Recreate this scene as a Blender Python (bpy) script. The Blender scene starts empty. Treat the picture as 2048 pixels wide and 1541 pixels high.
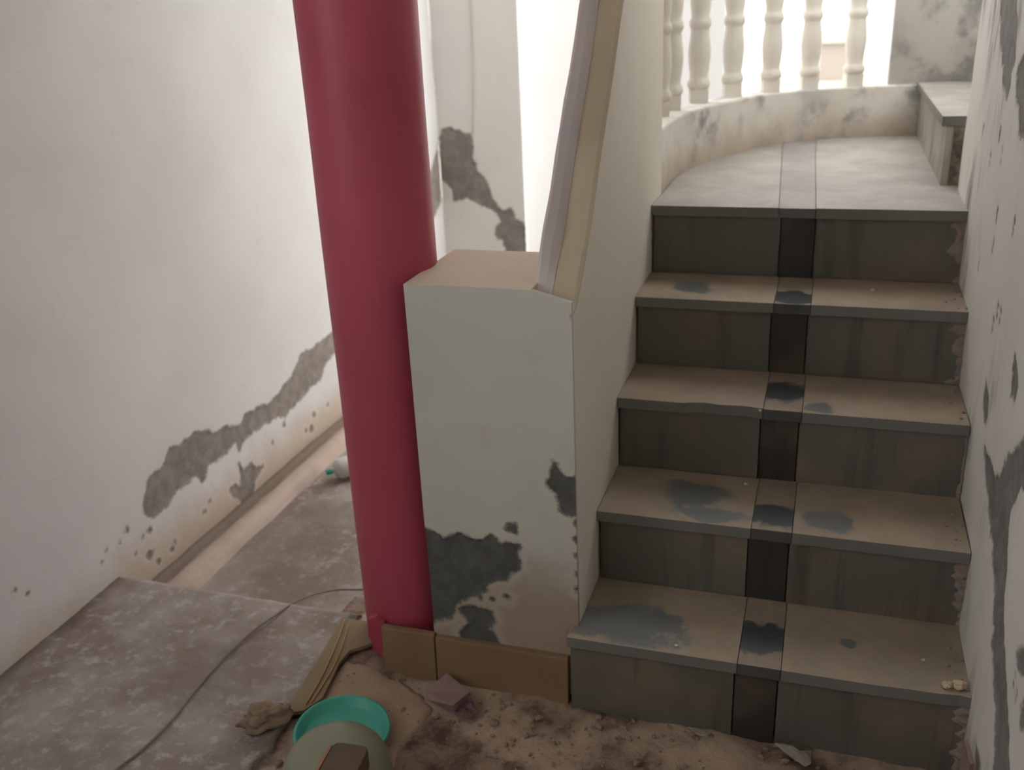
import bpy, bmesh, math, random
import numpy as np
from mathutils import Vector, Matrix, noise

random.seed(7)
C = bpy.context.scene
COL = C.collection
PI = math.pi

# ------------------------------------------------------------------ camera
F, CAMP = 1930.03, (0.45686, -1.69115, 1.49353)
YAW, PITCH, ROLL = 0.32546, 0.38154, -0.04773
cy, sy, cp, sp = math.cos(YAW), math.sin(YAW), math.cos(PITCH), math.sin(PITCH)
fw = Vector((-sy*cp, cy*cp, -sp)); rt = Vector((cy, sy, 0)); up = rt.cross(fw)
rt2 = math.cos(ROLL)*rt + math.sin(ROLL)*up
up2 = -math.sin(ROLL)*rt + math.cos(ROLL)*up
cam_d = bpy.data.cameras.new('camera'); cam = bpy.data.objects.new('camera', cam_d); COL.objects.link(cam)
M = Matrix.Identity(4)
for i in range(3):
    M[i][0], M[i][1], M[i][2], M[i][3] = rt2[i], up2[i], -fw[i], CAMP[i]
cam.matrix_world = M
cam_d.sensor_width = 36; cam_d.lens = F/2048*36
cam_d.clip_start = 0.02
cam_d.dof.use_dof = True; cam_d.dof.focus_distance = 1.75; cam_d.dof.aperture_fstop = 3.6
C.camera = cam

# ------------------------------------------------------------------ world, light, exposure
w = bpy.data.worlds.new('sky'); C.world = w; w.use_nodes = True
bg = w.node_tree.nodes['Background']
bg.inputs[0].default_value = (1.0, 0.985, 0.965, 1); bg.inputs[1].default_value = 4.2
C.view_settings.view_transform = 'Standard'; C.view_settings.look = 'None'
C.view_settings.exposure = 0.0; C.view_settings.gamma = 1.0; C.view_settings.use_curve_mapping = False

# ------------------------------------------------------------------ helpers
def P(px, py, ax, v):
    """point of the plane (axis ax = v) seen at a pixel of the 2048 x 1541 photograph"""
    d = rt2*((px-1024)/F) - up2*((py-770.5)/F) + fw
    t = (v-CAMP[ax])/d[ax]
    return Vector(CAMP) + d*t

def link(name, me, mat=None, parent=None):
    o = bpy.data.objects.new(name, me); COL.objects.link(o)
    if mat: me.materials.append(mat)
    if parent: o.parent = parent
    return o
def tag(o, label=None, cat=None, group=None, kind=None):
    if label: o['label'] = label
    if cat: o['category'] = cat
    if group: o['group'] = group
    if kind: o['kind'] = kind
    return o
def empty(name, loc, label, cat, group=None):
    o = bpy.data.objects.new(name, None); COL.objects.link(o); o.location = loc
    o.empty_display_size = .05
    return tag(o, label, cat, group)
def from_bm(name, bm, mat=None, parent=None, smooth=False, bevel=0, world=True):
    """vertices in world space; the mesh is re-based on its parent's location"""
    bmesh.ops.recalc_face_normals(bm, faces=bm.faces)
    if bevel:
        bmesh.ops.bevel(bm, geom=[e for e in bm.edges if e.is_manifold and e.calc_face_angle(0) > .6], offset=bevel, segments=2, affect='EDGES', profile=.6)
    if parent and world:
        off = Vector((0, 0, 0)); p = parent
        while p: off += p.location; p = p.parent
        bmesh.ops.translate(bm, verts=bm.verts, vec=-off)
    me = bpy.data.meshes.new(name); bm.to_mesh(me); bm.free()
    if smooth:
        for f in me.polygons: f.use_smooth = True
    return link(name, me, mat, parent)
def add_box(bm, a, b):
    vs = [bm.verts.new((x, y, z)) for x in (a[0], b[0]) for y in (a[1], b[1]) for z in (a[2], b[2])]
    for f in ((0,1,3,2),(4,6,7,5),(0,4,5,1),(2,3,7,6),(0,2,6,4),(1,5,7,3)):
        bm.faces.new([vs[i] for i in f])
    return vs
def box(name, a, b, mat, parent=None, bevel=0):
    bm = bmesh.new(); add_box(bm, a, b)
    return from_bm(name, bm, mat, parent, bevel=bevel)
def prism(bm, pts, z0, z1):
    lo = [bm.verts.new((x, y, z0)) for x, y in pts]; hi = [bm.verts.new((x, y, z1)) for x, y in pts]
    n = len(pts)
    bm.faces.new(lo[::-1]); bm.faces.new(hi)
    for i in range(n): bm.faces.new((lo[i], lo[(i+1) % n], hi[(i+1) % n], hi[i]))
def tube(bm, pts, r, seg=8):
    rings = []
    for i, p in enumerate(pts):
        p = Vector(p)
        d = (Vector(pts[min(i+1, len(pts)-1)])-Vector(pts[max(i-1, 0)])).normalized()
        a = d.cross(Vector((0, 0, 1)))
        a = a.normalized() if a.length > 1e-4 else Vector((1, 0, 0))
        b = d.cross(a)
        rr = r[i] if isinstance(r, (list, tuple)) else r
        rings.append([bm.verts.new(p+rr*(math.cos(t)*a+math.sin(t)*b)) for t in [2*PI*k/seg for k in range(seg)]])
    for A, B in zip(rings, rings[1:]):
        for k in range(seg): bm.faces.new((A[k], A[(k+1) % seg], B[(k+1) % seg], B[k]))
    bm.faces.new(rings[0][::-1]); bm.faces.new(rings[-1])
def catmull(pts, n=8):
    pts = [Vector(p) for p in pts]; out = []
    for i in range(len(pts)-1):
        p0, p1, p2, p3 = pts[max(i-1, 0)], pts[i], pts[i+1], pts[min(i+2, len(pts)-1)]
        for k in range(n):
            t = k/n
            out.append(.5*((2*p1)+(p2-p0)*t+(2*p0-5*p1+4*p2-p3)*t*t+(3*p1-p0-3*p2+p3)*t**3))
    return out+[pts[-1]]
def lathe(bm, prof, c, seg=24):
    rings = []
    for r, z in prof:
        rings.append([bm.verts.new((c[0]+r*math.cos(2*PI*k/seg), c[1]+r*math.sin(2*PI*k/seg), c[2]+z)) for k in range(seg)])
    for A, B in zip(rings, rings[1:]):
        for k in range(seg): bm.faces.new((A[k], A[(k+1) % seg], B[(k+1) % seg], B[k]))
    bm.faces.new(rings[0][::-1]); bm.faces.new(rings[-1])

def sdf(poly, A, B):
    """signed distance (negative inside) of the points (A, B) to a polygon"""
    d = np.full(A.shape, 1e9); inside = np.zeros(A.shape, bool)
    n = len(poly)
    for i in range(n):
        x0, y0 = poly[i]; x1, y1 = poly[(i+1) % n]
        ex, ey = x1-x0, y1-y0
        t = np.clip(((A-x0)*ex+(B-y0)*ey)/(ex*ex+ey*ey+1e-12), 0, 1)
        d = np.minimum(d, np.hypot(A-x0-t*ex, B-y0-t*ey))
        c = (y0 > B) != (y1 > B)
        with np.errstate(divide='ignore', invalid='ignore'):
            inside ^= c & (A < (x1-x0)*(B-y0)/(y1-y0+1e-12)+x0)
    return np.where(inside, -d, d)
def rough(pts, step, amp, seed):
    """ragged outline: subdivide a closed polygon and jitter it"""
    r = random.Random(seed); out = []
    n = len(pts)
    for i in range(n):
        a, b = Vector(pts[i]), Vector(pts[(i+1) % n])
        m = max(1, int((b-a).length/step))
        for k in range(m):
            p = a.lerp(b, k/m); out.append((p[0]+r.uniform(-amp, amp), p[1]+r.uniform(-amp, amp)))
    return out
def worn_sheet(name, ax, v, a0, a1, b0, b1, step, polys, spots, mat, parent=None, depth=.0025, back=.1, sign=1, wavy=0., hscale=1.):
    """plastered wall face on the plane axis ax = v with thickness behind it; where the plaster has come off
    (polys, spots in the plane's own metres) the surface lies deeper.  sign: side the face looks to."""
    na, nb = max(2, int((a1-a0)/step)), max(2, int((b1-b0)/step))
    A, B = np.meshgrid(np.linspace(a0, a1, na), np.linspace(b0, b1, nb), indexing='ij')
    S = np.full(A.shape, 1.)
    for q, p in enumerate(polys): S = np.minimum(S, sdf(rough(p, .018, .0075, q+5), A, B)-.006)
    for (x, y, r) in spots: S = np.minimum(S, np.hypot(A-x, B-y)-r)
    rec = np.clip(-S/.006, 0, 1)*depth
    if wavy:
        for k in range(5):
            fa, fb = 2.3*1.7**k, 1.3*1.8**k
            rec = rec+wavy/(1.6**k)*np.sin(A*fa+k*1.7)*np.cos(B*fb*hscale+k*2.1)
    oth = [i for i in range(3) if i != ax]
    co = np.zeros((na*nb, 3)); co[:, ax] = v-sign*rec.ravel(); co[:, oth[0]] = A.ravel(); co[:, oth[1]] = B.ravel()
    verts = co.tolist(); faces = []
    for i in range(na-1):
        for j in range(nb-1):
            q = (i*nb+j, (i+1)*nb+j, (i+1)*nb+j+1, i*nb+j+1); faces.append(q)
    # thickness: rim and rear face
    rim = [(i, 0) for i in range(na)]+[(na-1, j) for j in range(1, nb)]+[(i, nb-1) for i in range(na-2, -1, -1)]+[(0, j) for j in range(nb-2, 0, -1)]
    base = len(verts)
    for i, j in rim:
        c = list(co[i*nb+j]); c[ax] = v-sign*back; verts.append(c)
    m = len(rim)
    for k in range(m):
        a, b = rim[k], rim[(k+1) % m]
        faces.append((a[0]*nb+a[1], base+k, base+(k+1) % m, b[0]*nb+b[1]))
    faces.append(tuple(base+k for k in range(m))[::-1])
    if parent:
        off = Vector((0, 0, 0)); p = parent
        while p: off += p.location; p = p.parent
        verts = [(x[0]-off[0], x[1]-off[1], x[2]-off[2]) for x in verts]
    me = bpy.data.meshes.new(name); me.from_pydata(verts, [], faces); me.update()
    at = me.attributes.new('wear', 'FLOAT', 'POINT')
    vals = np.ones(len(verts), np.float32); vals[:na*nb] = S.ravel()
    at.data.foreach_set('value', vals)
    bm = bmesh.new(); bm.from_mesh(me); bmesh.ops.recalc_face_normals(bm, faces=bm.faces); bm.to_mesh(me); bm.free()
    o = link(name, me, mat, parent)
    return o
def plane2(pts, ax, v):
    oth = [i for i in range(3) if i != ax]
    out = []
    for px, py in pts:
        p = P(px, py, ax, v); out.append((p[oth[0]], p[oth[1]]))
    return out

# ------------------------------------------------------------------ materials
class N:
    def __init__(s, name):
        s.m = bpy.data.materials.new(name); s.m.use_nodes = True
        s.t = s.m.node_tree; s.b = s.t.nodes['Principled BSDF']
        g = s.t.nodes.new('ShaderNodeNewGeometry'); s.pos = g.outputs['Position']
    def n(s, typ, **k):
        x = s.t.nodes.new(typ)
        for a, b in k.items(): setattr(x, a, b)
        return x
    def l(s, a, b): s.t.links.new(a, b)
    def noise(s, scale, detail=4, rough=.55, sc=(1, 1, 1), dist=0, out='Fac', off=(0, 0, 0)):
        mp = s.n('ShaderNodeMapping'); mp.inputs['Scale'].default_value = sc; mp.inputs['Location'].default_value = off
        s.l(s.pos, mp.inputs[0])
        x = s.n('ShaderNodeTexNoise'); x.inputs['Scale'].default_value = scale; x.inputs['Detail'].default_value = detail
        x.inputs['Roughness'].default_value = rough; x.inputs['Distortion'].default_value = dist
        s.l(mp.outputs[0], x.inputs[0]); return x.outputs[out]
    def ramp(s, fac, a, b, lo=0., hi=1.):
        x = s.n('ShaderNodeMapRange'); x.interpolation_type = 'SMOOTHSTEP'
        x.inputs[1].default_value = a; x.inputs[2].default_value = b; x.inputs[3].default_value = lo; x.inputs[4].default_value = hi
        s.l(fac, x.inputs[0]); return x.outputs[0]
    def math(s, op, a, b):
        x = s.n('ShaderNodeMath', operation=op)
        for i, v in enumerate((a, b)):
            if isinstance(v, (int, float)): x.inputs[i].default_value = v
            else: s.l(v, x.inputs[i])
        return x.outputs[0]
    def mix(s, fac, a, b):
        x = s.n('ShaderNodeMix', data_type='RGBA')
        for i, v in ((0, fac), (6, a), (7, b)):
            if isinstance(v, (int, float)): x.inputs[i].default_value = v
            elif isinstance(v, tuple): x.inputs[i].default_value = (*v, 1)
            else: s.l(v, x.inputs[i])
        return x.outputs[2]
    def bump(s, h, strength=.3, dist=.002, prev=None):
        x = s.n('ShaderNodeBump'); x.inputs['Strength'].default_value = strength; x.inputs['Distance'].default_value = dist
        s.l(h, x.inputs['Height'])
        if prev: s.l(prev, x.inputs['Normal'])
        return x.outputs[0]
    def sep(s):
        x = s.n('ShaderNodeSeparateXYZ'); s.l(s.pos, x.inputs[0]); return x.outputs
    def done(s, col, rough=.8, nrm=None, spec=None):
        if isinstance(col, tuple): s.b.inputs['Base Color'].default_value = (*col, 1)
        else: s.l(col, s.b.inputs['Base Color'])
        if isinstance(rough, float): s.b.inputs['Roughness'].default_value = rough
        else: s.l(rough, s.b.inputs['Roughness'])
        if nrm: s.l(nrm, s.b.inputs['Normal'])
        if spec is not None: s.b.inputs['Specular IOR Level'].default_value = spec
        return s.m

def plaster(name, base, base2, cement=(.17, .155, .142), dirt=(.42, .31, .20), dirt_z=None, mott=0., mott_col=(.33, .32, .31), attr=True, rough=.75, streak=(1, 1, 1), seed=0, mott_scale=7, soft=.006):
    m = N(name)
    col = m.mix(m.ramp(m.noise(1.6, 4, off=(seed, 0, 0)), .35, .68), base, base2)
    col = m.mix(m.ramp(m.noise(14, 5, .6), .6, .8, 0, .18), col, dirt)
    if dirt_z is not None:
        z = m.sep()[2]
        h = m.math('ADD', z, m.math('MULTIPLY', m.noise(5, 5, .65), -.22))
        col = m.mix(m.ramp(h, dirt_z-.16, dirt_z+.02, .75, 0.), col, dirt)
    if mott:
        k = m.ramp(m.noise(mott_scale, 6, .62, sc=streak, off=(seed*3, 1, 2)), .58-mott*.1, .66)
        k = m.math('MULTIPLY', k, m.ramp(m.noise(2.2, 2, off=(seed, 5, 1)), .42, .6))
        col = m.mix(k, col, mott_col)
    hgt = m.noise(55, 5, .6)
    nrm = m.bump(hgt, .25, .002)
    nrm = m.bump(m.noise(6, 3), .25, .01, nrm)
    if attr:
        a = m.n('ShaderNodeAttribute', attribute_name='wear')
        d = m.math('ADD', a.outputs['Fac'], m.math('MULTIPLY', m.math('SUBTRACT', m.noise(40, 6, .75), .53), .034))
        k = m.ramp(d, -soft, soft, 1., 0.)
        cc = m.mix(m.ramp(m.noise(24, 5, .7), .35, .7), cement, tuple(c*1.5 for c in cement))
        # thin pale bloom right round the bare patch
        halo = m.ramp(d, .004, .03, .25, 0.)
        col = m.mix(halo, col, (.62, .58, .53))
        col = m.mix(k, col, cc)
        nrm = m.bump(m.math('SUBTRACT', 1., k), .5, .003, nrm)
    return m.done(col, rough, nrm, .3)

m_left = plaster('left wall plaster', (.655, .65, .65), (.60, .59, .59), cement=(.20, .175, .155), dirt_z=-.015, dirt=(.47, .36, .25), seed=2)
m_left2 = plaster('left wall plaster plain', (.66, .65, .64), (.60, .59, .58), attr=False, seed=2)
m_far = plaster('far wall plaster', (.66, .645, .61), (.60, .585, .55), cement=(.17, .155, .14), seed=4)
m_pier = plaster('pier plaster', (.56, .55, .50), (.50, .49, .44), cement=(.085, .085, .08), dirt=(.30, .21, .14), dirt_z=.29, mott=.0, seed=1)
m_parapet = plaster('parapet plaster', (.78, .73, .64), (.72, .665, .57), attr=False, dirt=(.28, .2, .14), dirt_z=None, seed=3)
m_right = plaster('right wall plaster', (.72, .70, .66), (.64, .62, .58), cement=(.17, .16, .155), mott=1.3, streak=(1, 1.6, .4), mott_scale=9, seed=5, mott_col=(.27, .26, .26))
m_land = plaster('landing wall plaster', (.76, .73, .67), (.70, .665, .60), attr=False, mott=1.5, mott_col=(.27, .26, .27), dirt=(.42, .31, .21), dirt_z=.975, seed=6, mott_scale=9)
m_mott = plaster('mottled plaster', (.47, .45, .41), (.42, .40, .36), attr=False, mott=1.2, mott_col=(.24, .23, .22), seed=8, mott_scale=8)
m_white = plaster('bright white plaster', (.80, .79, .77), (.78, .77, .75), attr=False, seed=9)
m_court = plaster('grey courtyard plaster', (.46, .457, .45), (.44, .437, .43), attr=False, seed=10)  # one even grey base tone for the courtyard wall
m_coping = plaster('coping', (.58, .50, .37), (.46, .39, .28), attr=False, mott=.5, mott_col=(.42, .38, .33), seed=11)
m_lip = plaster('coping lip', (.68, .61, .59), (.60, .54, .53), attr=False, mott=.5, mott_col=(.55, .52, .56), seed=12)
m_top = plaster('pier top', (.68, .57, .47), (.62, .51, .41), attr=False, seed=13)

def m_pink_():
    m = N('pink gloss paint')
    c = m.mix(m.ramp(m.noise(2.5, 3), .3, .7), (.45, .068, .112), (.39, .054, .088))
    return m.done(c, .5, m.bump(m.noise(30, 3), .12, .002), .45)
m_pink = m_pink_()

def stone(name, base, dust, amt, rough=.32, seed=0., dust_r=.65, bare=None, topdust=True):
    """polished grey flagstone under a film of dust; bare = (x, y, z, rx, ry) patches wiped clean"""
    m = N(name)
    s = m.mix(m.noise(3, 5, .6, sc=(1, 3, 1), off=(seed, 0, 0)), tuple(c*.75 for c in base), tuple(c*1.25 for c in base))
    if bare:
        best = None
        for x, y, z, rx, ry in bare:
            a = m.n('ShaderNodeVectorMath', operation='SUBTRACT'); m.l(m.pos, a.inputs[0]); a.inputs[1].default_value = (x, y, z)
            b = m.n('ShaderNodeVectorMath', operation='MULTIPLY'); m.l(a.outputs[0], b.inputs[0]); b.inputs[1].default_value = (1/rx, 1/ry, 1/.06)
            c = m.n('ShaderNodeVectorMath', operation='LENGTH'); m.l(b.outputs[0], c.inputs[0])
            best = c.outputs['Value'] if best is None else m.math('MINIMUM', best, c.outputs['Value'])
        d = m.math('ADD', best, m.math('MULTIPLY', m.math('SUBTRACT', m.noise(11, 5, .65), .5), 2.6))
        k = m.ramp(d, .8, 1.15)
    else:
        k = m.ramp(m.noise(4.5, 3, .5, off=(seed, seed*2, 0)), amt-.06, amt+.06, 1., 0.)
    k2 = m.math('MULTIPLY', k, m.ramp(m.noise(30, 5, .65), .2, .6, .72, 1.))
    if topdust:      # dust only lies where the stone is level
        g = m.n('ShaderNodeNewGeometry'); x = m.n('ShaderNodeSeparateXYZ'); m.l(g.outputs['True Normal'], x.inputs[0])
        k2 = m.math('MULTIPLY', k2, m.ramp(x.outputs[2], .3, .8, .12, 1.))
    d = m.mix(m.ramp(m.noise(7, 4), .3, .7), dust, tuple(c*.78 for c in dust))
    col = m.mix(k2, s, d)
    if not topdust:      # run-down water streaks on upright slabs
        v = m.ramp(m.noise(2.2, 4, .6, sc=(9, 2, .7), off=(seed, 1, 3)), .52, .70, 0, .55)
        col = m.mix(v, col, tuple(c*.35 for c in base))
    r = m.ramp(k2, 0, 1, rough, dust_r)
    return m.done(col, r, m.bump(m.noise(40, 4), .12, .0015), .5)
BARE = []
for px, py, k, rx, ry in ((1255,1250,1,.13,.07), (1385,990,2,.085,.06), (1430,1030,2,.09,.035), (1660,1048,2,.05,.045), (1395,573,4,.05,.05), (1635,815,3,.03,.03), (1700,1290,1,.02,.02)):
    p = P(px, py, 2, k*.19); BARE.append((p.x, p.y, p.z, rx, ry))
BAREM = []
for px, py, k, rx, ry in ((1528,1285,1,.08,.055), (1545,1032,2,.07,.05), (1560,785,3,.06,.06), (1580,595,4,.06,.06)):
    p = P(px, py, 2, k*.19); BAREM.append((p.x, p.y, p.z, rx, ry))
m_tread = stone('dusty tread stone', (.15, .155, .15), (.36, .28, .205), .60, bare=BARE)
m_tread_mid = stone('dark strip stone', (.055, .06, .065), (.30, .235, .18), .52, seed=3., bare=BAREM)
m_riser = stone('riser stone', (.125, .12, .102), (.19, .15, .11), .44, rough=.45, seed=1., topdust=False)
m_riser_mid = stone('dark riser stone', (.035, .033, .031), (.09, .07, .055), .40, rough=.4, seed=5., topdust=False)
m_ltile = stone('landing stone', (.13, .125, .11), (.42, .39, .35), .95, rough=.35, seed=2.)
m_lmid = stone('landing strip stone', (.11, .105, .10), (.355, .325, .31), .95, rough=.35, seed=4.)
m_uriser = stone('upper riser stone', (.34, .34, .29), (.40, .36, .29), .5, rough=.4, seed=6., topdust=False)

def m_core_():
    m = N('rough mortar')
    c = m.mix(m.ramp(m.noise(22, 6, .7), .35, .7), (.07, .055, .045), (.28, .22, .17))
    return m.done(c, .95, m.bump(m.noise(35, 6, .7), .9, .008))
m_core = m_core_()
def m_slab_():
    m = N('worn concrete floor')
    c = m.mix(m.ramp(m.noise(4, 6, .62), .35, .68), (.22, .175, .145), (.36, .315, .285))
    c = m.mix(m.ramp(m.noise(26, 5, .7), .50, .66, 0, .75), c, (.44, .40, .385))
    c = m.mix(m.ramp(m.noise(1.7, 4, .6, off=(3, 2, 0)), .50, .66, 0, .6), c, (.18, .14, .11))
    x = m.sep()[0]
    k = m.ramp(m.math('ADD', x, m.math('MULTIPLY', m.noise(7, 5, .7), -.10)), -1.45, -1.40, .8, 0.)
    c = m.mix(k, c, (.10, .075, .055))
    return m.done(c, .8, m.bump(m.noise(60, 6, .7), .6, .003), .35)
m_slab = m_slab_()
def m_earth_():
    m = N('earthy debris')
    c = m.mix(m.ramp(m.noise(9, 7, .68), .40, .60), (.10, .065, .048), (.32, .22, .16))
    c = m.mix(m.ramp(m.noise(3.2, 5, .6, off=(1.3, 4, 0)), .46, .58, 0, .85), c, (.47, .35, .26))
    c = m.mix(m.ramp(m.noise(38, 5, .7), .62, .72, 0, .6), c, (.40, .33, .28))
    return m.done(c, .95, m.bump(m.noise(34, 6, .7), .9, .008))
m_earth = m_earth_()
def simple(name, col, rough=.6, spec=.4, var=.15, sc=12, bump=.2, trans=0.):
    m = N(name)
    c = m.mix(m.noise(sc, 4), tuple(x*(1-var) for x in col), tuple(min(1, x*(1+var)) for x in col))
    if trans: m.b.inputs['Transmission Weight'].default_value = trans
    return m.done(c, rough, m.bump(m.noise(sc*4, 4), bump, .002), spec)
m_skirt = simple('brown skirting tile', (.24, .155, .09), .6, .4, .3, 8)
m_balus = simple('cast baluster plaster', (.78, .74, .67), .7, .3, .1, 14)
m_teal = simple('turquoise plastic', (.055, .37, .29), .38, .5, .06, 5, .02)
m_tealcap = simple('teal cap plastic', (.03, .36, .25), .4, .5, .05, 5, .02)
m_frost = simple('frosted greenish plastic', (.25, .255, .175), .45, .4, .12, 5, .03)
m_brown = simple('brown block', (.11, .075, .05), .6, .4, .3, 20)
m_orange = simple('orange edge', (.38, .16, .08), .6)
m_bottle = simple('white bottle plastic', (.60, .59, .56), .4, .5, .04, 5, .02)
m_rock = simple('broken mortar lump', (.27, .195, .135), .95, .2, .45, 22, 1.)
m_card = simple('dusty cardboard', (.25, .19, .12), .85, .2, .2, 9)
m_straw = simple('dry straw', (.42, .26, .11), .8, .2, .2, 30)
m_wire = simple('dusty cable sheath', (.22, .18, .145), .7, .3, .2, 30)
m_mauve = simple('mauve paper', (.30, .20, .20), .8, .2, .3, 18, .5)
m_scrap = simple('pale scrap', (.52, .47, .42), .8, .2, .12, 18, .3)
m_spill = simple('set mortar', (.38, .275, .20), .9, .2, .42, 9, .9)
m_cream = simple('cream lump', (.55, .44, .30), .9, .2, .2, 28, .8)
m_shard = simple('reddish shard', (.24, .16, .14), .8, .3, .2, 18, .3)
m_ledge = plaster('ledge plaster', (.56, .45, .38), (.48, .38, .31), attr=False, dirt=(.28, .2, .15), seed=15, mott=.4, mott_col=(.33, .26, .2))
m_house = simple('hazy house render', (.30, .265, .235), .9, .2, .05, 2, .05)
_l = N('ledge with a shaded grimy groove')
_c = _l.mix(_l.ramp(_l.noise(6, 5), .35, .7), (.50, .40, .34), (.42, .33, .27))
_k = _l.ramp(_l.math('ADD', _l.sep()[0], _l.math('MULTIPLY', _l.noise(9, 5, .7), -.06)), -1.385, -1.355, .85, 0.)  # groove browned towards the wall: its shadow painted in along with grime
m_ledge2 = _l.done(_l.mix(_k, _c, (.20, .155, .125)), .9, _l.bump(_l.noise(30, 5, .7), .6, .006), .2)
m_out = simple('pale outdoor ground', (.5, .46, .40), .9, .2, .05, 2, .05)

# ------------------------------------------------------------------ the setting
T, W, R = 0.23061, 0.79764, 0.19
XL = -1.4                                       # left wall
YP = .045                                       # pier front
# left wall, with the climbing band where the plaster fell off
band = [(290,1000),(300,960),(335,925),(342,900),(365,890),(395,870),(430,868),(455,855),(475,857),(490,835),(510,822),(540,812),(560,790),(575,765),(590,745),(598,715),(625,700),(645,685),(668,665),(700,640),(720,650),(700,690),(668,705),(650,725),(640,760),(620,770),(600,800),(570,830),(545,838),(510,860),(485,885),(478,902),(470,880),(455,905),(420,930),(405,962),(392,950),(350,985),(335,1010),(310,1035),(290,1030)]
tree = [(478,932),(490,945),(505,932),(512,940),(526,935),(518,950),(508,960),(506,985),(500,1000),(488,1003),(475,996),(463,985),(470,975),(485,985),(487,965)]
lsp = [(255,1060,.010),(300,1112,.014),(318,1125,.010),(306,1104,.008),(272,1108,.007),(628,830,.012),(623,858,.015),(612,862,.008),(568,850,.010),(545,885,.008),(655,810,.010),(420,1005,.007),(410,1025,.008),(300,1062,.010),(285,1075,.007),(212,1100,.006),(240,1085,.006),(55,1188,.006),(28,1182,.006),(205,1125,.006),(345,1100,.010),(350,1085,.008)]
sp2 = []
for px, py, r in lsp:
    p = P(px, py, 0, XL); sp2.append((p.y, p.z, r))
b1, b2 = P(680, 655, 0, XL), P(680, 690, 0, XL)
band2 = [(b1.y-.05, b1.z), (2.3, .42), (2.6, .60), (2.86, .84), (2.86, .58), (2.4, .30), (b2.y-.05, b2.z)]
o = worn_sheet('wall_left', 0, XL, -.9, 2.85, -.12, 2.6, .011,
               [plane2(band, 0, XL), plane2(tree, 0, XL), band2], sp2, m_left, wavy=.002)
tag(o, kind='structure')
bm = bmesh.new()        # the left wall goes on past the photographer, with an unseen opening added for fill light
add_box(bm, (XL-.1, -2.6, -.12), (XL, -2.3, 2.6)); add_box(bm, (XL-.1, -1.1, -.12), (XL, -.9, 2.6))
add_box(bm, (XL-.1, -2.3, -.12), (XL, -1.1, 1.05)); add_box(bm, (XL-.1, -2.3, 2.15), (XL, -1.1, 2.6))
o = from_bm('wall_left_front', bm, m_left2); tag(o, kind='structure')
# far wall behind the pier
scar = [(882,262),(900,259),(945,272),(942,300),(952,345),(975,368),(985,400),(1000,420),(1025,420),(1030,440),(1048,450),(1052,505),(1015,505),(1005,480),(990,470),(1002,445),(990,420),(960,410),(940,395),(910,400),(905,380),(880,355)]
o = worn_sheet('wall_far', 1, 2.85, -1.4, P(1045, 300, 1, 2.85).x, -.12, 2.6, .012, [plane2(scar, 1, 2.85)], [], m_far, sign=-1, back=.03, wavy=.002)
tag(o, kind='structure')
o = box('wall_courtyard', (-1.6, 3.7, -.12), (-.11, 3.82, 2.6), m_court); tag(o, kind='structure')
# thin crack / cable running down the far wall
bm = bmesh.new(); tube(bm, catmull([P(938, -60, 1, 2.845), P(943, 60, 1, 2.845), P(946, 160, 1, 2.845), P(945, 268, 1, 2.845)], 6), .0022, 6)
o = from_bm('wall_cable', bm, m_ledge, smooth=True); tag(o, 'thin pale cable hanging down the far wall to the bare cement patch', 'cable')

# right wall
def rp(pts): return plane2(pts, 0, W)
r1 = [(2003,-20),(2032,-20),(2036,60),(2032,90),(2035,120),(2026,135),(2024,170),(2018,195),(2013,165),(2007,120),(2003,70)]
r2 = [(1968,900),(1978,925),(1986,960),(2000,958),(2012,915),(2030,905),(2048,880),(2070,860),(2070,990),(2040,965),(2028,990),(2020,1020),(2014,1060),(2012,1150),(2007,1210),(2008,1290),(2014,1400),(2020,1560),(1992,1560),(1993,1400),(1987,1290),(1992,1200),(1986,1100),(1975,1000)]
r3 = [(2040,130),(2060,100),(2060,320),(2044,260),(2038,190)]
r4 = [(2026,720),(2034,770),(2026,800),(2020,780)]
r5 = [(2036,1306),(2055,1300),(2055,1338),(2040,1336)]
r6 = [(2042,1425),(2055,1405),(2055,1460),(2044,1450)]
r7 = [(1972,770),(1976,800),(1970,850),(1966,820)]
rs = []
for px, py, r in [(1998,610,.009),(1988,640,.008),(2005,260,.008),(2008,300,.007),(1998,420,.008),(1962,520,.006),(1970,255,.008),(1985,310,.006),(2033,440,.01),(1990,480,.006),(2003,620,.006),(2032,1350,.005),(2034,1385,.005)]:
    p = P(px, py, 0, W); rs += [(p.y, p.z, r), (p.y, p.z-.02, r*.8)]
o = worn_sheet('wall_right', 0, W, -2.6, 1.205, -.05, 2.6, .01, [rp(x) for x in (r1, r2, r3, r4, r5, r6, r7)], rs, m_right, sign=-1, back=.12, wavy=.0035, hscale=2)
tag(o, kind='structure')
# mottled wall closing the landing on the right
o = box('wall_back', (.64, 2.29, .0), (1.9, 2.42, 2.6), m_mott); tag(o, kind='structure')
# camera side, beyond the upper flight
o = box('wall_front', (-1.5, -2.75, -.12), (.92, -2.6, 2.6), m_white); tag(o, kind='structure')
o = box('wall_upper', (1.78, 1.0, .0), (1.9, 2.29, 2.6), m_mott); tag(o, kind='structure')
bm = bmesh.new(); prism(bm, [(-1.5, -2.7), (1.9, -2.7), (1.9, 1.5), (-.1, 1.5), (-.1, 2.1), (-1.5, 2.1)], 2.6, 2.72)
o = from_bm('ceiling', bm, m_white); tag(o, kind='structure')

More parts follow.
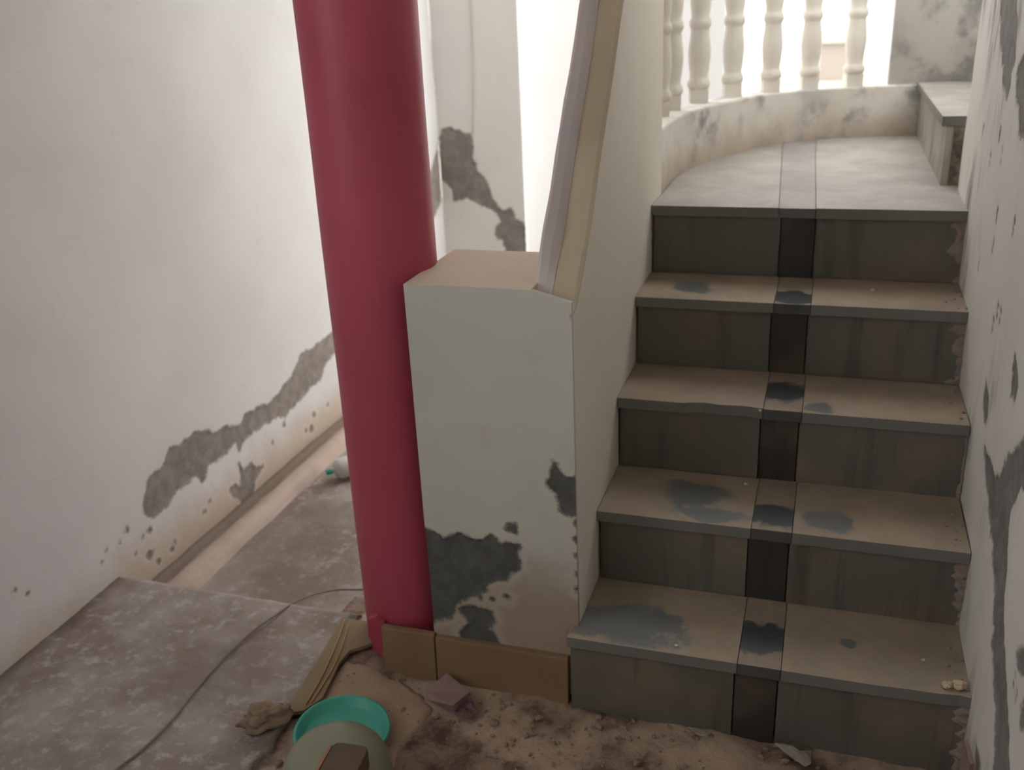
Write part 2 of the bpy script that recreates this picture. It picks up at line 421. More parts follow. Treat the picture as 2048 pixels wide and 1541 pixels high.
# floors
def ground(name, x0, x1, y0, y1, z, step, amp, fr, mat, edge=None, thick=.05):
    nx, ny = int((x1-x0)/step), int((y1-y0)/step)
    bm = bmesh.new(); g = []
    for i in range(nx+1):
        row = []
        for j in range(ny+1):
            x, y = x0+(x1-x0)*i/nx, y0+(y1-y0)*j/ny
            if edge: x, y = edge(x, y, i, j, nx, ny)
            h = amp*noise.fractal((x*fr, y*fr, z*7), .9, 2.1, 5)
            row.append(bm.verts.new((x, y, z+h)))
        g.append(row)
    for i in range(nx):
        for j in range(ny): bm.faces.new((g[i][j], g[i+1][j], g[i+1][j+1], g[i][j+1]))
    rim = [g[i][0] for i in range(nx+1)]+[g[nx][j] for j in range(1, ny+1)]+[g[i][ny] for i in range(nx-1, -1, -1)]+[g[0][j] for j in range(ny-1, 0, -1)]
    low = [bm.verts.new((v.co.x, v.co.y, z-thick)) for v in rim]
    n = len(rim)
    for k in range(n): bm.faces.new((rim[k], low[k], low[(k+1) % n], rim[(k+1) % n]))
    o = from_bm(name, bm, mat, smooth=False)
    for p in o.data.polygons: p.use_smooth = True
    return tag(o, kind='structure')
def slab_edge(x, y, i, j, nx, ny):
    if j == ny: y += .008*noise.noise((x*9, 3, 1))
    if i == nx: x += .03*noise.noise((y*5, 8, 1))+.02*noise.noise((y*19, 2, 1))+max(0, y-.0)*-.25
    return x, y
ground('floor_slab', -1.42, -.62, -2.6, .205, 0., .012, .003, 9, m_slab, slab_edge, .12)
ground('floor', -1.42, -.09, .15, 3.8, -.10, .025, .004, 7, m_slab, None, .05)
ground('floor_earth', -.70, .80, -2.6, .3, -.012, .011, .011, 11, m_earth, None, .1)

# plaster ledge along the foot of the left wall
bm = bmesh.new()
prof = [(-1.41, -.105), (-1.41, -.090), (-1.385, -.094), (-1.345, -.093), (-1.325, -.075), (-1.30, -.062), (-1.27, -.064), (-1.25, -.078), (-1.24, -.105)]
ys = [.19+k*(2.85-.19)/70 for k in range(71)]
rings = []
for y in ys:
    rings.append([bm.verts.new((x+.006*noise.noise((y*6, k, 0))*(0 if k == 0 else 1), y, z+.006*noise.noise((y*8, k*.6, 4)))) for k, (x, z) in enumerate(prof)])
for A, B in zip(rings, rings[1:]):
    for k in range(len(prof)-1): bm.faces.new((A[k], B[k], B[k+1], A[k+1]))
bm.faces.new(rings[0]); bm.faces.new(rings[-1][::-1])
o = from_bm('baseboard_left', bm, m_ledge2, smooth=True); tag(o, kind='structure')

# ------------------------------------------------------------------ curved dwarf wall of the landing
curve = [(0., 1.09), (0., 1.31), (.022, 1.51), (.095, 1.745), (.209, 1.985), (.344, 2.13), (.521, 2.225), (.64, 2.262), (.76, 2.288)]
cur = [(p.x, p.y) for p in catmull([(x, y, 0) for x, y in curve], 8)]
def offset(pts, d):
    out = []
    for i, p in enumerate(pts):
        a, b = pts[max(i-1, 0)], pts[min(i+1, len(pts)-1)]
        tx, ty = b[0]-a[0], b[1]-a[1]; n = math.hypot(tx, ty)
        out.append((p[0]-ty/n*d, p[1]+tx/n*d))
    return out
outer = offset(cur, .10)
ZT = 1.132
bm = bmesh.new()
zs = [.0, .5, .9]+[.95+.02*k for k in range(9)]+[ZT-.006, ZT]
rings = []
for i, (a, b) in enumerate(zip(cur, outer)):
    r = []
    for z in zs:
        q = .003*noise.noise((i*.12, z*5, 2)); k = .003 if z == ZT else 0
        d = ((b[0]-a[0])*10, (b[1]-a[1])*10)
        r.append(bm.verts.new((a[0]+d[0]*(q+k), a[1]+d[1]*(q+k), z)))
    r.append(bm.verts.new((b[0], b[1], ZT))); r.append(bm.verts.new((b[0], b[1], 0)))
    rings.append(r)
for A, B in zip(rings, rings[1:]):
    n = len(A)
    for k in range(n): bm.faces.new((A[k], B[k], B[(k+1) % n], A[(k+1) % n]))
bm.faces.new(rings[0][::-1]); bm.faces.new(rings[-1])
o = from_bm('wall_landing', bm, m_land, smooth=False, bevel=0); tag(o, kind='structure')

# ------------------------------------------------------------------ balustrade
def baluster_mesh():
    bm = bmesh.new()
    add_box(bm, (-.030, -.030, 0), (.030, .030, .045))
    half = [(.033, .045), (.0385, .053), (.0385, .066), (.033, .076), (.0305, .086), (.033, .105), (.0365, .135), (.038, .16), (.0365, .185), (.033, .210), (.031, .232), (.031, .238), (.0365, .246), (.037, .258), (.035, .266), (.030, .274), (.032, .295), (.036, .322)]
    prof = half+[(r, .65-z) for r, z in half[::-1][1:]]
    lathe(bm, prof, (0, 0, 0), 20)
    add_box(bm, (-.034, -.034, .605), (.034, .034, .65))
    bmesh.ops.recalc_face_normals(bm, faces=bm.faces)
    me = bpy.data.meshes.new('baluster'); bm.to_mesh(me); bm.free(); me.materials.append(m_balus)
    for f in me.polygons: f.use_smooth = abs(f.normal.z) < .9 and len(f.vertices) == 4 and f.area < .0004
    return me
bal = empty('balustrade', (.25, 2.05, ZT), 'curved cream balustrade of turned balusters on the low landing wall', 'balustrade')
bme = baluster_mesh()
bpos = [(-.062, 1.40, .0), (-.050, 1.56, .1), (.010, 1.778, .35), (.106, 1.953, .6), (.229, 2.084, .85), (.360, 2.185, 1.15), (.515, 2.262, 1.3)]
for i, (x, y, a) in enumerate(bpos):
    b = bpy.data.objects.new('baluster', bme); COL.objects.link(b); b.parent = bal
    b.location = (x-.25, y-2.05, .0); b.rotation_euler = (0, 0, .25)
bm = bmesh.new()
rail_c = [p for p in offset(cur, .05)][:-6]
ra, rb = offset(rail_c, .055), offset(rail_c, -.055)
rings = [[bm.verts.new((p[0], p[1], ZT+.65)), bm.verts.new((p[0], p[1], ZT+.74)), bm.verts.new((q[0], q[1], ZT+.74)), bm.verts.new((q[0], q[1], ZT+.65))] for p, q in zip(ra, rb)]
for A, B in zip(rings, rings[1:]):
    for k in range(4): bm.faces.new((A[k], B[k], B[(k+1) % 4], A[(k+1) % 4]))
bm.faces.new(rings[0][::-1]); bm.faces.new(rings[-1])
from_bm('handrail', bm, m_balus, bal, bevel=.006)

# ------------------------------------------------------------------ parapet with its pier
PX0, PXR, PZ = -.352, -.085, .963
par = empty('stair_parapet', (-.1, .3, 0), 'cream plastered parapet and square pier along the left of the stairs', 'parapet')
scar1 = [(855,1065),(890,1085),(915,1065),(950,1085),(975,1080),(985,1078),(1000,1092),(1010,1083),(1035,1090),(1040,1130),(1010,1160),(975,1170),(950,1185),(925,1200),(905,1230),(875,1240),(868,1160)]
scar1 = [(840,1060)]+scar1[1:-2]+[(860,1240),(840,1160)]
scar2 = [(1104,930),(1118,945),(1135,958),(1152,962),(1170,965),(1170,1030),(1130,1030),(1120,1015),(1125,1000),(1104,980)]
scar3 = [(1020,1048),(1027,1046),(1032,1062),(1026,1060)]
scar4 = [(925,1225),(950,1215),(975,1222),(985,1240),(975,1260),(1000,1285),(1010,1310),(940,1300),(925,1270),(940,1250)]
# pier front as a grid sheet 4 cm thick, the rest of the pier a plain block behind it
o = worn_sheet('pier_face', 1, YP, PX0, .0, .0, .962, .005, [plane2(x, 1, YP) for x in (scar1, scar2, scar3, scar4)],
               [(P(985,1200,1,YP).x, P(985,1200,1,YP).z, .006), (P(1012,1195,1,YP).x, P(1012,1195,1,YP).z, .009), (P(960,1195,1,YP).x, P(960,1195,1,YP).z, .006)]+[(P(1153,y,1,YP).x+.004, P(1153,y,1,YP).z, r_) for y, r_ in ((612,.012),(640,.006),(700,.004),(770,.005),(815,.009),(820,.006),(880,.003),(955,.010),(1045,.010),(1080,.010),(1110,.007),(1150,.006),(1180,.008))], m_pier, par, depth=.003, back=.012, sign=-1, wavy=.001)
for v in o.data.vertices:
    if v.co.x+par.location.x > PXR and v.co.z > .5: v.co.z -= (v.co.x+par.location.x-PXR)/.085*.022*(v.co.z-.5)/.46
bm = bmesh.new(); add_box(bm, (PX0, YP+.04, -.1), (PXR+.0, .335, PZ-.025)); from_bm('pier_core', bm, m_pier, par)
bm = bmesh.new()
prism(bm, [(PX0, YP+.0005), (PXR+.004, YP+.0005), (PXR+.004, .337), (PX0, .337)], PZ-.026, PZ)
from_bm('pier_top', bm, m_top, par, bevel=.002)
# sloping wall: ramp heights at x = 0
ramp = [(YP, .925), (.094, .945), (.209, 1.058), (.307, 1.186), (.433, 1.335), (.541, 1.478), (.70, 1.67), (.90, 1.90), (1.09, 2.12)]
bm = bmesh.new(); rings = []
rr = catmull([(0, y, z) for y, z in ramp], 5)
for i, p in enumerate(rr):
    q = 0
    t = min(1, max(0, (p.y-.05)/.06))
    zl = p.z-.012
    rings.append([bm.verts.new((q, p.y, 0)), bm.verts.new((q, p.y, zl*.5)), bm.verts.new((q, p.y, zl)), bm.verts.new((PXR, p.y, zl)), bm.verts.new((PXR, p.y, -.1))])
for A, B in zip(rings, rings[1:]):
    n = len(A)
    for k in range(n): bm.faces.new((A[k], B[k], B[(k+1) % n], A[(k+1) % n]))
bm.faces.new(rings[0][::-1]); bm.faces.new(rings[-1])
# starts behind the pier face
for v in bm.verts:
    if v.co.y < YP+.04: v.co.y = YP+.0115
from_bm('side_wall', bm, m_parapet, par)
def strip(name, xs, dz, mat):
    bm = bmesh.new(); rings = []
    for i, p in enumerate(rr):
        t = min(1, max(0, (p.y-.05)/.10))
        r = [bm.verts.new((x+.002*noise.noise((i*.5, k*3, 9)), p.y, p.z-.012+(d*t if d > .02 else d)+.002*noise.noise((i*.7, k*2, 3)))) for k, (x, d) in enumerate(zip(xs, dz))]
        r += [bm.verts.new((xs[-1], p.y, p.z-.014)), bm.verts.new((xs[0], p.y, p.z-.014))]
        rings.append(r)
    for A, B in zip(rings, rings[1:]):
        n = len(A)
        for k in range(n): bm.faces.new((A[k], B[k], B[(k+1) % n], A[(k+1) % n]))
    bm.faces.new(rings[0][::-1]); bm.faces.new(rings[-1])
    return from_bm(name, bm, mat, par, smooth=False)
strip('coping', [-.052, -.03, -.006, .001], [.012, .013, .012, .004], m_coping)
strip('coping_lip', [-.088, -.08, -.065, -.052], [.055, .066, .045, .014], m_lip)

# brown skirting tiles round the pier foot
bs = empty('baseboard_pier', (-.2, .03, 0), None, None); tag(bs, kind='structure')
a = P(770, 1330, 1, .028).x
for x0, x1, z1, tilt in ((a, -.347, .112, 0), (-.344, -.022, .108, .0)):
    bm = bmesh.new(); add_box(bm, (x0, .028, -.02), (x1, .047, z1))
    for v in bm.verts: v.co.y += -.006 if (v.co.z < 0) else 0
    from_bm('tile', bm, m_skirt, bs, bevel=.003)

# ------------------------------------------------------------------ pink column
cx, cyy, cr = -.465, .183, .1225
bm = bmesh.new()
prof = [(cr, -.1), (cr, .0), (cr, .2)]+[(cr+.0006*math.sin(k), .2+.1*k) for k in range(1, 24)]+[(cr, 2.6)]
lathe(bm, prof, (cx, cyy, 0), 64)
colu = from_bm('pillar', bm, m_pink, smooth=True)
tag(colu, 'round glossy pink painted pillar beside the pier', 'pillar')
for f in colu.data.polygons:
    if len(f.vertices) > 4: f.use_smooth = False
# run of pink paint down to the floor left of the skirting
tp = [(-.55, -.0), (-.50, -.0)]
bm = bmesh.new()
pts = [P(x, y, 1, .05) for x, y in [(737,1275),(735,1240),(752,1235),(768,1245),(772,1300),(766,1316),(752,1300),(748,1285)]]
f1 = [bm.verts.new(p) for p in pts]; f2 = [bm.verts.new(p+Vector((0, .05, 0))) for p in pts]
bm.faces.new(f1); bm.faces.new(f2[::-1])
for k in range(len(pts)): bm.faces.new((f1[k], f2[k], f2[(k+1) % 8], f1[(k+1) % 8]))
from_bm('paint_run', bm, m_pink, colu)

# ------------------------------------------------------------------ staircase
st = empty('staircase', (.4, 0, 0), 'stairs of dark grey stone slabs under brown dust, up to a pale landing', 'staircase')
XM0, XM1 = .350, .438
G = .0006
m_smear = simple('crumbling mauve mortar', (.27, .215, .20), .95, .2, .4, 26, .8)
def smear(core, k):
    """mortar squeezed out and crumbling where riser meets the right wall"""
    r = random.Random(40+k); y = (k-1)*T+.0145; z0 = (k-1)*R
    n = 34; bm = bmesh.new()
    Rr = []
    wl = {1: .03, 2: .035, 3: .012, 4: .045, 5: .04}[k]
    for i in range(n+1):
        z = z0+.001+(R-.03)*i/n
        wdt = max(.004, wl*(.6+1.1*noise.noise((z*17, k*3, 1))+.7*noise.noise((z*60, k*3, 4))))
        row = []
        for j in range(5):
            x = W-.0005-wdt*j/4
            row.append(bm.verts.new((x, y-(.006+.008*noise.noise((x*90, z*90, k)))*(1-(j/4)**2)+.0005, z)))
        row.append(bm.verts.new((W-.0005-wdt, y+.003, z))); row.append(bm.verts.new((W-.0005, y+.003, z)))
        Rr.append(row)
    for A, B in zip(Rr, Rr[1:]):
        m_ = len(A)
        for j in range(m_): bm.faces.new((A[j], A[(j+1) % m_], B[(j+1) % m_], B[j]))
    bm.faces.new(Rr[0]); bm.faces.new(Rr[-1][::-1])
    from_bm('mortar_smear', bm, m_smear, core, smooth=False)
def step(k):
    y0, z = (k-1)*T, k*R
    xl = -.016 if k == 1 else .001
    xl_back = .001
    bm = bmesh.new(); add_box(bm, (.002, y0+.032, z-R-(.02 if k == 1 else .03)), (W-.001, y0+T+.06, z-.026))
    core = from_bm('step', bm, m_core, st)
    # risers
    r = random.Random(k)
    for x0, x1, mt in ((xl+.004, XM0-.006, m_riser), (XM0-.004, XM1-.006, m_riser_mid), (XM1-.004, W-.004, m_riser)):
        d = r.uniform(-.001, .001)
        bm = bmesh.new(); add_box(bm, (x0+G, y0+.014+d, z-R+(-.02 if k == 1 else .0005)), (x1-G, y0+.033, z-.0285))
        from_bm('riser_tile', bm, mt, core, bevel=.001)
    # treads
    yb = y0+T+.016
    for n, (x0, x1, mt) in enumerate(((xl, XM0, m_tread), (XM0, XM1, m_tread_mid), (XM1, W-.001, m_tread))):
        dz = r.uniform(-.0008, .0008)
        bm = bmesh.new()
        if k == 1 and n == 0:
            pts = [(xl, y0), (x1-G, y0), (x1-G, yb), (.001, yb), (.001, YP-.002), (xl, YP-.002)]
        elif k == 3 and n == 0:      # broken nosing
            pts = [(x0+G, y0), (.165, y0), (.178, y0+.006), (.21, y0+.012), (.25, y0+.006), (.30, y0+.011), (x1-G, y0+.004), (x1-G, yb), (x0+G, yb)]
        elif k == 1 and n == 2:
            pts = [(x0+G, y0), (.62, y0), (.68, y0+.003), (.74, y0+.004), (.775, y0+.009), (x1-G, y0+.005), (x1-G, yb), (x0+G, yb)]
        else:
            pts = [(x0+G, y0), (x1-G, y0), (x1-G, yb), (x0+G, yb)]
        prism(bm, pts, z-.027, z+dz)
        from_bm('tread_tile', bm, mt, core, bevel=.001)
    smear(core, k)
    return core
for k in range(1, 5): step(k)
# last riser and the landing
y0, z = 4*T, 5*R
lcore_pts = [(.002, y0+.032)]+[(x, y) for x, y in cur if y > y0+.05]+[(.92, 2.288), (.92, 1.21), (W-.001, 1.21), (W-.001, y0+.032)]
bm = bmesh.new(); prism(bm, lcore_pts, z-.22, z-.026); land = from_bm('landing', bm, m_core, st)
for x0, x1, mt in ((.005, XM0-.006, m_riser), (XM0-.004, XM1-.006, m_riser_mid), (XM1-.004, W-.004, m_riser)):
    bm = bmesh.new(); add_box(bm, (x0+G, y0+.014, z-R+.0005), (x1-G, y0+.033, z-.0285)); from_bm('riser_tile', bm, mt, land, bevel=.001)
XA, XB, YS = .338, .431, 1.735
def cy_at(x):     # curve's y at an x
    for (xa, ya), (xb, yb) in zip(cur, cur[1:]):
        if xa <= x <= xb and xb > xa+1e-6: return ya+(yb-ya)*(x-xa)/(xb-xa)
    return cur[-1][1]
def ltile(pts, mt, dz=0):
    bm = bmesh.new(); prism(bm, pts, z-.027, z+dz); from_bm('floor_tile', bm, mt, land, bevel=.001)
def curve_between(xa, xb): return [(x+.001, y-.001) for x, y in cur if xa < x < xb]
smear(land, 5)
XS = .285        # the dark strip runs slightly askew to the back
ltile([(XS-G, cy_at(XS)-.001), (XA-G, y0), (.002, y0), (.002, 1.3)]+[(x+.001, y-.001) for x, y in cur if y > 1.32 and x < XS-.01], m_ltile)
ltile([(XA+G, y0), (XB-G, y0), (.409, YS), (.402, cy_at(.402)-.001)]+[(x, y-.001) for x, y in cur if XS+.01 < x < .395][::-1]+[(XS+G, cy_at(XS)-.001)], m_lmid, -.0006)
ltile([(XB+G, y0), (W-.001, y0), (W-.001, 1.21), (.92, 1.21), (.92, YS-G), (.409+2*G, YS-G)], m_ltile, .0005)
ltile([(.92, YS+G), (.92, 2.286), (.76, 2.286)]+curve_between(.415, .755)[::-1]+[(.402+2*G, cy_at(.402)-.001), (.409+2*G, YS+G)], m_ltile, -.0004)

# upper flight turning right
UX = .742; zu = 1.14
for n in range(3):
    xa = UX+n*.24; zz = zu+n*R; ya, yb = 1.262, 2.284
    bm = bmesh.new(); add_box(bm, (xa+.034, ya+.004, (.925 if n == 0 else zz-R-.03)), (xa+.31, yb, zz-.026)); core = from_bm('step', bm, m_core, st)
    yj = 1.86
    for a, b in ((ya+.006, yj-.001), (yj+.001, yb)):
        bm = bmesh.new(); add_box(bm, (xa+.014, a, zz-R+.0005), (xa+.034, b, zz-.0285)); from_bm('riser_tile', bm, m_uriser, core, bevel=.001)
    for a, b in ((ya, yj-.06), (yj-.058, yb)):
        bm = bmesh.new(); add_box(bm, (xa, a, zz-.027), (xa+.256, b, zz)); from_bm('tread_tile', bm, m_ltile, core, bevel=.0015)

# ------------------------------------------------------------------ outdoors, seen between the balusters
o = box('ground_outside', (-8, 4.2, -.35), (14, 26, -.3), m_out); tag(o, kind='structure')
px0 = P(1300, 0, 1, 4.4).x; px1 = P(1490, 60, 1, 4.4).x
o = box('wall_outside', (px0, 4.4, -.3), (px1, 4.6, 4.), m_white); tag(o, kind='structure')
hb = empty('house', (3.5, 20, -.3), 'pale distant house beyond the balusters in the glare', 'house')
q0, q1 = P(1638, 130, 1, 19), P(1708, 62, 1, 19)
box('wall', (q0.x, 19, -.3), (q1.x, 23, q1.z-.2), m_house, hb); box('roof', (q0.x-.06, 18.9, q1.z-.2), (q1.x+.06, 23.2, q1.z), m_out, hb)

# ------------------------------------------------------------------ small things on the floor
def lump(name, c, size, mat, seed, label, cat, rot=0, group=None, sub=3, rough=.35, flat=True):
    bm = bmesh.new(); bmesh.ops.create_icosphere(bm, subdivisions=sub, radius=1)
    for v in bm.verts:
        n = noise.fractal(v.co*1.3+Vector((seed, 0, 0)), .9, 2.1, 4)
        v.co *= 1+rough*n
        v.co = Vector((v.co.x*size[0], v.co.y*size[1], v.co.z*size[2]))
    bmesh.ops.rotate(bm, verts=bm.verts, cent=(0, 0, 0), matrix=Matrix.Rotation(rot, 3, 'Z'))
    zmin = min(v.co.z for v in bm.verts)
    me = bpy.data.meshes.new(name); bm.to_mesh(me); bm.free()
    if not flat:
        for f in me.polygons: f.use_smooth = True
    o = link(name, me, mat); o.location = (c[0], c[1], c[2]-zmin-.002)
    return tag(o, label, cat, group)
p = P(535, 1440, 2, .02)
lump('mortar_lump', (p.x, p.y, .0), (.054, .027, .030), m_rock, 9., 'rough brown mortar lump on the concrete floor near the turquoise dish', 'stone', .55, flat=False, sub=4, rough=.5)

# turquoise dish
c = P(686, 1478, 2, .0)
dish = empty('plastic_dish', (c.x, c.y, .002), 'round turquoise plastic dish on the earth floor, half covered', 'dish')
bm = bmesh.new()
prof = [(.084, 0), (.095, .006), (.103, .022), (.105, .024), (.105, .026), (.101, .027), (.097, .023), (.089, .009), (.083, .005), (.001, .005)]
seg = 56; rings = [[bm.verts.new((r*math.cos(2*PI*k/seg), r*math.sin(2*PI*k/seg), zz)) for k in range(seg)] for r, zz in prof]
for A, B in zip(rings, rings[1:]):
    for k in range(seg): bm.faces.new((A[k], A[(k+1) % seg], B[(k+1) % seg], B[k]))
bm.faces.new(rings[0][::-1]); bm.faces.new(rings[-1])
o = from_bm('bowl', bm, m_teal, dish, smooth=True, world=False)
dish.rotation_euler = (.03, .05, 0)
# upturned frosted tub leaning over the dish
c = P(676, 1552, 2, .062)
tub = empty('plastic_tub', (c.x, c.y, .068), 'frosted olive plastic tub upside down over the turquoise dish', 'tub')
bm = bmesh.new()
prof = [(.108, -.022), (.110, -.015), (.109, .0), (.106, .02), (.099, .04), (.087, .056), (.070, .068), (.045, .076), (.02, .079), (.001, .080)]
rings = [[bm.verts.new((r*math.cos(2*PI*k/seg), r*math.sin(2*PI*k/seg), zz)) for k in range(seg)] for r, zz in prof]
rings.append([])
for A, B in zip(rings[:-1], rings[1:-1]):
    for k in range(seg): bm.faces.new((A[k], A[(k+1) % seg], B[(k+1) % seg], B[k]))
bm.faces.new(rings[-2]); bm.faces.new(rings[0][::-1])
from_bm('shell', bm, m_frost, tub, smooth=True, world=False)
b0 = P(695, 1525, 2, .17)
bm = bmesh.new()
pts = []
hw, hh = .036, .045
for k in range(13):
    t = PI*k/12; pts.append((hw*math.copysign(abs(math.cos(t))**.35, math.cos(t)), .012+.022*math.sin(t)**.6 if 0 < k < 12 else .012))
pts = [(hw, -hh)]+pts+[(-hw, -hh)]
prism(bm, pts, -.022, .02)
bmesh.ops.rotate(bm, verts=bm.verts, cent=(0, 0, 0), matrix=Matrix.Rotation(.08, 3, 'Z'))
o = from_bm('block', bm, m_brown, None, bevel=.003); o.location = (b0.x, b0.y-.005, .168)
tag(o, 'brown wooden block with a rounded end lying on the frosted tub', 'block')
bm = bmesh.new(); add_box(bm, (-.0395, -.045, -.02), (-.0355, .022, .0215))
bmesh.ops.rotate(bm, verts=bm.verts, cent=(0, 0, 0), matrix=Matrix.Rotation(.08, 3, 'Z'))
from_bm('edge_strip', bm, m_orange, o, world=False)

# lying bottle behind the pillar
b0 = Vector(P(656, 955, 2, -.075))
bd = Vector((.62, .78, 0)).normalized()
bot = empty('bottle', (b0.x, b0.y, -.1), 'white plastic bottle with green cap lying beyond the pink pillar', 'bottle')
def axial(name, prof, mat):
    bm = bmesh.new(); sg = 24; a = bd; s = Vector((-bd.y, bd.x, 0)); u = Vector((0, 0, 1)); rg = []
    for t, r in prof:
        rg.append([bm.verts.new(Vector((b0.x, b0.y, -.056))+a*t+r*(math.cos(2*PI*k/sg)*s+math.sin(2*PI*k/sg)*u)) for k in range(sg)])
    for A, B in zip(rg, rg[1:]):
        for k in range(sg): bm.faces.new((A[k], A[(k+1) % sg], B[(k+1) % sg], B[k]))
    bm.faces.new(rg[0][::-1]); bm.faces.new(rg[-1])
    return from_bm(name, bm, mat, bot, smooth=True)
axial('body', [(.016, .009), (.022, .010), (.026, .018), (.036, .032), (.05, .038), (.15, .038), (.158, .034), (.16, .02)], m_bottle)
axial('cap', [(-.004, .009), (-.003, .0105), (.014, .0105), (.018, .010)], m_tealcap)

# cable across the floor
wp = [P(760, 1180, 2, -.085), P(725, 1180, 2, -.08), P(660, 1182, 2, -.065), P(600, 1200, 2, -.012), P(545, 1235, 2, .010), P(500, 1268, 2, .010), P(440, 1325, 2, .008), P(385, 1388, 2, .008), P(345, 1440, 2, .008), P(290, 1495, 2, .008), P(230, 1541, 2, .008), P(150, 1600, 2, .008)]
bm = bmesh.new(); tube(bm, catmull(wp, 8), .0030, 8)
o = from_bm('cable', bm, m_wire, smooth=True); tag(o, 'thin grey brown cable curving across the concrete floor', 'cable')

# flattened cardboard beside the pillar foot and straw on it
pts = [P(x, y, 2, .012) for x, y in [(683,1237),(738,1242),(745,1285),(700,1300),(678,1325),(645,1395),(607,1420),(560,1428),(597,1378),(640,1310)]]
bm = bmesh.new(); prism(bm, [(p.x, p.y) for p in pts], .0, .010)
o = from_bm('cardboard_piece', bm, m_card, bevel=.001); tag(o, 'flat olive brown strip of cardboard by the foot of the pink pillar', 'cardboard')
for i, (A, B, lab) in enumerate((([(689,1240),(672,1290),(645,1350),(612,1408)], .0022, 'upper yellowish straw stalk along the cardboard strip, nearer the concrete'), ([(697,1250),(678,1310),(655,1355),(622,1405)], .0018, 'lower yellowish straw stalk along the cardboard strip, nearer the pillar'))):
    bm = bmesh.new(); tube(bm, catmull([P(x, y, 2, .014) for x, y in A], 6), B, 6)
    o = from_bm('straw', bm, m_straw, smooth=True); tag(o, lab, 'straw', 'straw stalks on the cardboard')

# spill of set mortar between the cardboard and the skirting
sp = [P(x, y, 2, 0) for x, y in [(690,1312),(735,1320),(790,1350),(850,1385),(868,1410),(840,1450),(800,1500),(775,1580),(560,1580),(590,1480),(610,1430),(640,1385),(665,1335)]]
poly = rough([(p.x, p.y) for p in sp], .012, .004, 3)
bm = bmesh.new(); cxx = sum(p[0] for p in poly)/len(poly); cyy2 = sum(p[1] for p in poly)/len(poly)
rg = []
for t, h in ((1., -.03), (.98, -.004), (.90, .002), (.65, .004), (.4, .004), (.15, .003)):
    rg.append([bm.verts.new((cxx+(x-cxx)*t, cyy2+(y-cyy2)*t, -.008+h+(.005*noise.noise((x*t*14, y*t*14, t*3)) if t < 1 else 0))) for x, y in poly])
for A_, B_ in zip(rg, rg[1:]):
    n = len(A_)
    for k in range(n): bm.faces.new((A_[k], A_[(k+1) % n], B_[(k+1) % n], B_[k]))
bm.faces.new(rg[-1])
o = from_bm('mortar_spill', bm, m_spill, smooth=True); tag(o, 'smooth pinkish tan spill of set mortar around the turquoise dish', 'mortar')

# crumpled mauve paper
def crumple(name, outline, z, mat, label, cat, amp=.01, seed=1, thick=.0015, group=None):
    pts = [P(x, y, 2, z) for x, y in outline]
    cx_ = sum(p.x for p in pts)/len(pts); cy_ = sum(p.y for p in pts)/len(pts)
    poly = [(p.x, p.y) for p in pts]
    bm = bmesh.new(); n = 4; top = []
    N_ = len(poly)
    cen = bm.verts.new((cx_, cy_, z+amp)); rings = []
    for r in range(1, n+1):
        ring = []
        for i in range(N_):
            for h in range(2):
                a, b = poly[i], poly[(i+1) % N_]
                q = (a[0]+(b[0]-a[0])*h*.5, a[1]+(b[1]-a[1])*h*.5)
                t = r/n
                x, y = cx_+(q[0]-cx_)*t, cy_+(q[1]-cy_)*t
                zz = z+amp*(.6+1.2*noise.noise((x*45+seed, y*45, 2)))*(1 if r < n else .5)
                ring.append(bm.verts.new((x, y, zz)))
        rings.append(ring)
    k = len(rings[0])
    for i in range(k): bm.faces.new((cen, rings[0][i], rings[0][(i+1) % k]))
    for A, B in zip(rings, rings[1:]):
        for i in range(k): bm.faces.new((A[i], B[i], B[(i+1) % k], A[(i+1) % k]))
    r = bmesh.ops.solidify(bm, geom=bm.faces[:], thickness=thick)
    return tag(from_bm(name, bm, mat), label, cat, group)
# folded box-like wrapper
bm = bmesh.new()
A = [P(852, 1385, 2, .012), P(893, 1347, 2, .025), P(940, 1384, 2, .022), P(905, 1412, 2, .035)]
B = [P(852, 1400, 2, .0), P(890, 1375, 2, -.005), P(936, 1402, 2, -.005), P(910, 1428, 2, -.005)]
va = [bm.verts.new(p) for p in A]; vb = [bm.verts.new(p) for p in B]
mid = bm.verts.new((A[0]+A[1]+A[2]+A[3])/4-Vector((0, 0, .004)))
for i in range(4):
    bm.faces.new((va[i], va[(i+1) % 4], mid)); bm.faces.new((va[i], vb[i], vb[(i+1) % 4], va[(i+1) % 4]))
bm.faces.new(vb[::-1])
o = from_bm('crushed_carton', bm, m_mauve); tag(o, 'crushed mauve paper carton on the earth below the brown skirting', 'paper')
crumple('paper_scrap', [(905,1412),(945,1405),(955,1425),(935,1442),(915,1435)], .004, m_mauve, 'small grey mauve paper scrap next to the crushed carton', 'paper', .008, 3)
crumple('paper_scrap', [(1375,1455),(1395,1458),(1420,1468),(1412,1476),(1390,1470)], .006, m_scrap, 'small white paper scrap on the earth under the first riser', 'paper', .006, 4)
crumple('paper_scrap', [(1548,1490),(1565,1488),(1600,1505),(1622,1503),(1622,1530),(1610,1536),(1580,1515)], .004, m_scrap, 'larger pale torn scrap on the earth at the bottom edge of the photo', 'paper', .008, 5)
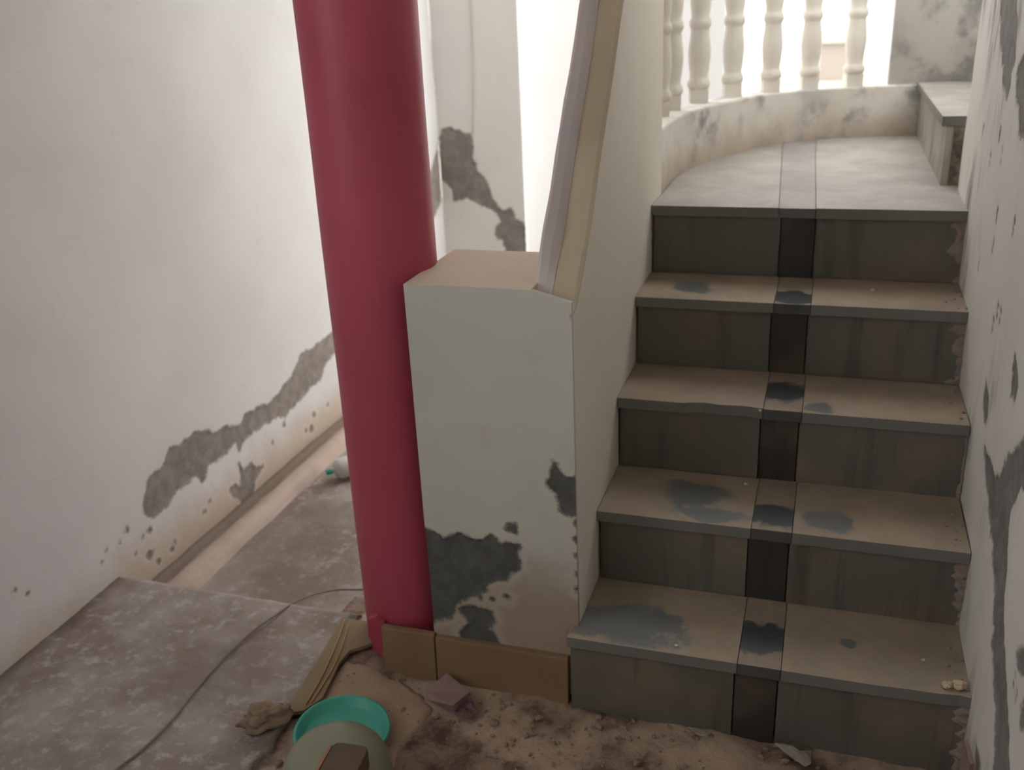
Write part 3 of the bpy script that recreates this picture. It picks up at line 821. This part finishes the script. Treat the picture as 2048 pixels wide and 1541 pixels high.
# shard leaning in the corner
bm = bmesh.new()
ps = [P(1928, 1482, 0, .772), P(1940, 1530, 0, .775), P(1936, 1580, 0, .775), P(1912, 1580, 0, .765)]
ps = [Vector((p.x, p.y, p.z)) for p in ps]
f1 = [bm.verts.new(p) for p in ps]; f2 = [bm.verts.new(p+Vector((.008, .006, 0))) for p in ps]
bm.faces.new(f1); bm.faces.new(f2[::-1])
for k in range(4): bm.faces.new((f1[k], f2[k], f2[(k+1) % 4], f1[(k+1) % 4]))
o = from_bm('tile_shard', bm, m_shard); tag(o, 'pointed reddish shard leaning upright against the right wall', 'shard')
# crumbs on the treads
p = P(1925, 1398, 2, R)
for dx, dy, s, lab in ((-.014, .0, .011, 'cream crumb on the first tread by the right wall, left one of the pair'), (.008, .004, .014, 'larger cream lump on the first tread against the right wall')):
    lump('plaster_crumb', (.768+dx, .028+dy, R), (s, s*.8, s*.6), m_cream, dx*90, lab, 'plaster crumb', group='plaster crumbs on the treads')
for px, py, k, s, lab in ((1353,1293,1,.0045,'tiny white crumb on the clean patch at left of the first tread'), (1912,1365,1,.005,'tiny white crumb on the first tread above the cream lumps'), (1847,1322,1,.005,'tiny pale crumb on the right half of the first tread'),
                     (1492,970,3,.005,'tiny pale crumb below the third riser, centre of the tread'), (1512,842,3,.004,'tiny crumb on the broken edge beside the dark strip'), (1745,582,4,.005,'tiny crumb on the right half of the highest dark tread'), (1412,545,4,.006,'tiny pale crumb at the back left of the highest dark tread')):
    k_ = {970: 2, 842: 3}.get(py, k)
    p = P(px, py, 2, k_*R)
    if py == 842: p = P(1520, 822, 2, .57)
    lump('plaster_crumb', (p.x, p.y, k_*R), (s, s*.8, s*.7), m_scrap, px, lab, 'plaster crumb', sub=2, group='plaster crumbs on the treads')
# loose plaster debris on the treads' right ends and earth rubble
bm = bmesh.new(); r = random.Random(5)
def pebble(bm, x, y, z, s, rr_):
    m = Matrix.Translation((x, y, z+s*.3)) @ Matrix.Rotation(rr_.uniform(0, 6), 4, 'Z') @ Matrix.Diagonal((s, s*rr_.uniform(.5, .9), s*rr_.uniform(.4, .7), 1))
    bmesh.ops.create_icosphere(bm, subdivisions=1, radius=1, matrix=m)
for i in range(420):
    x, y = r.uniform(-.58, .77), -abs(r.gauss(0, .16))+.008
    pebble(bm, x, y, -.009, r.uniform(.002, .007) if r.random() < .93 else r.uniform(.008, .014), r)
o = from_bm('rubble', bm, m_rock); tag(o, 'fine brown rubble strewn over the earth floor before the stairs', 'rubble', kind='stuff')
bm = bmesh.new()
for k in range(1, 5):
    for i in range(15):
        x = W-.004-abs(r.gauss(0, .022)); y = (k-1)*T+.02+r.random()*(T-.03)
        pebble(bm, x, y, k*R, r.uniform(.0015, .005), r)
o = from_bm('plaster_dust', bm, m_smear); tag(o, 'flaked plaster grit lying along the right ends of the treads', 'grit', kind='stuff')
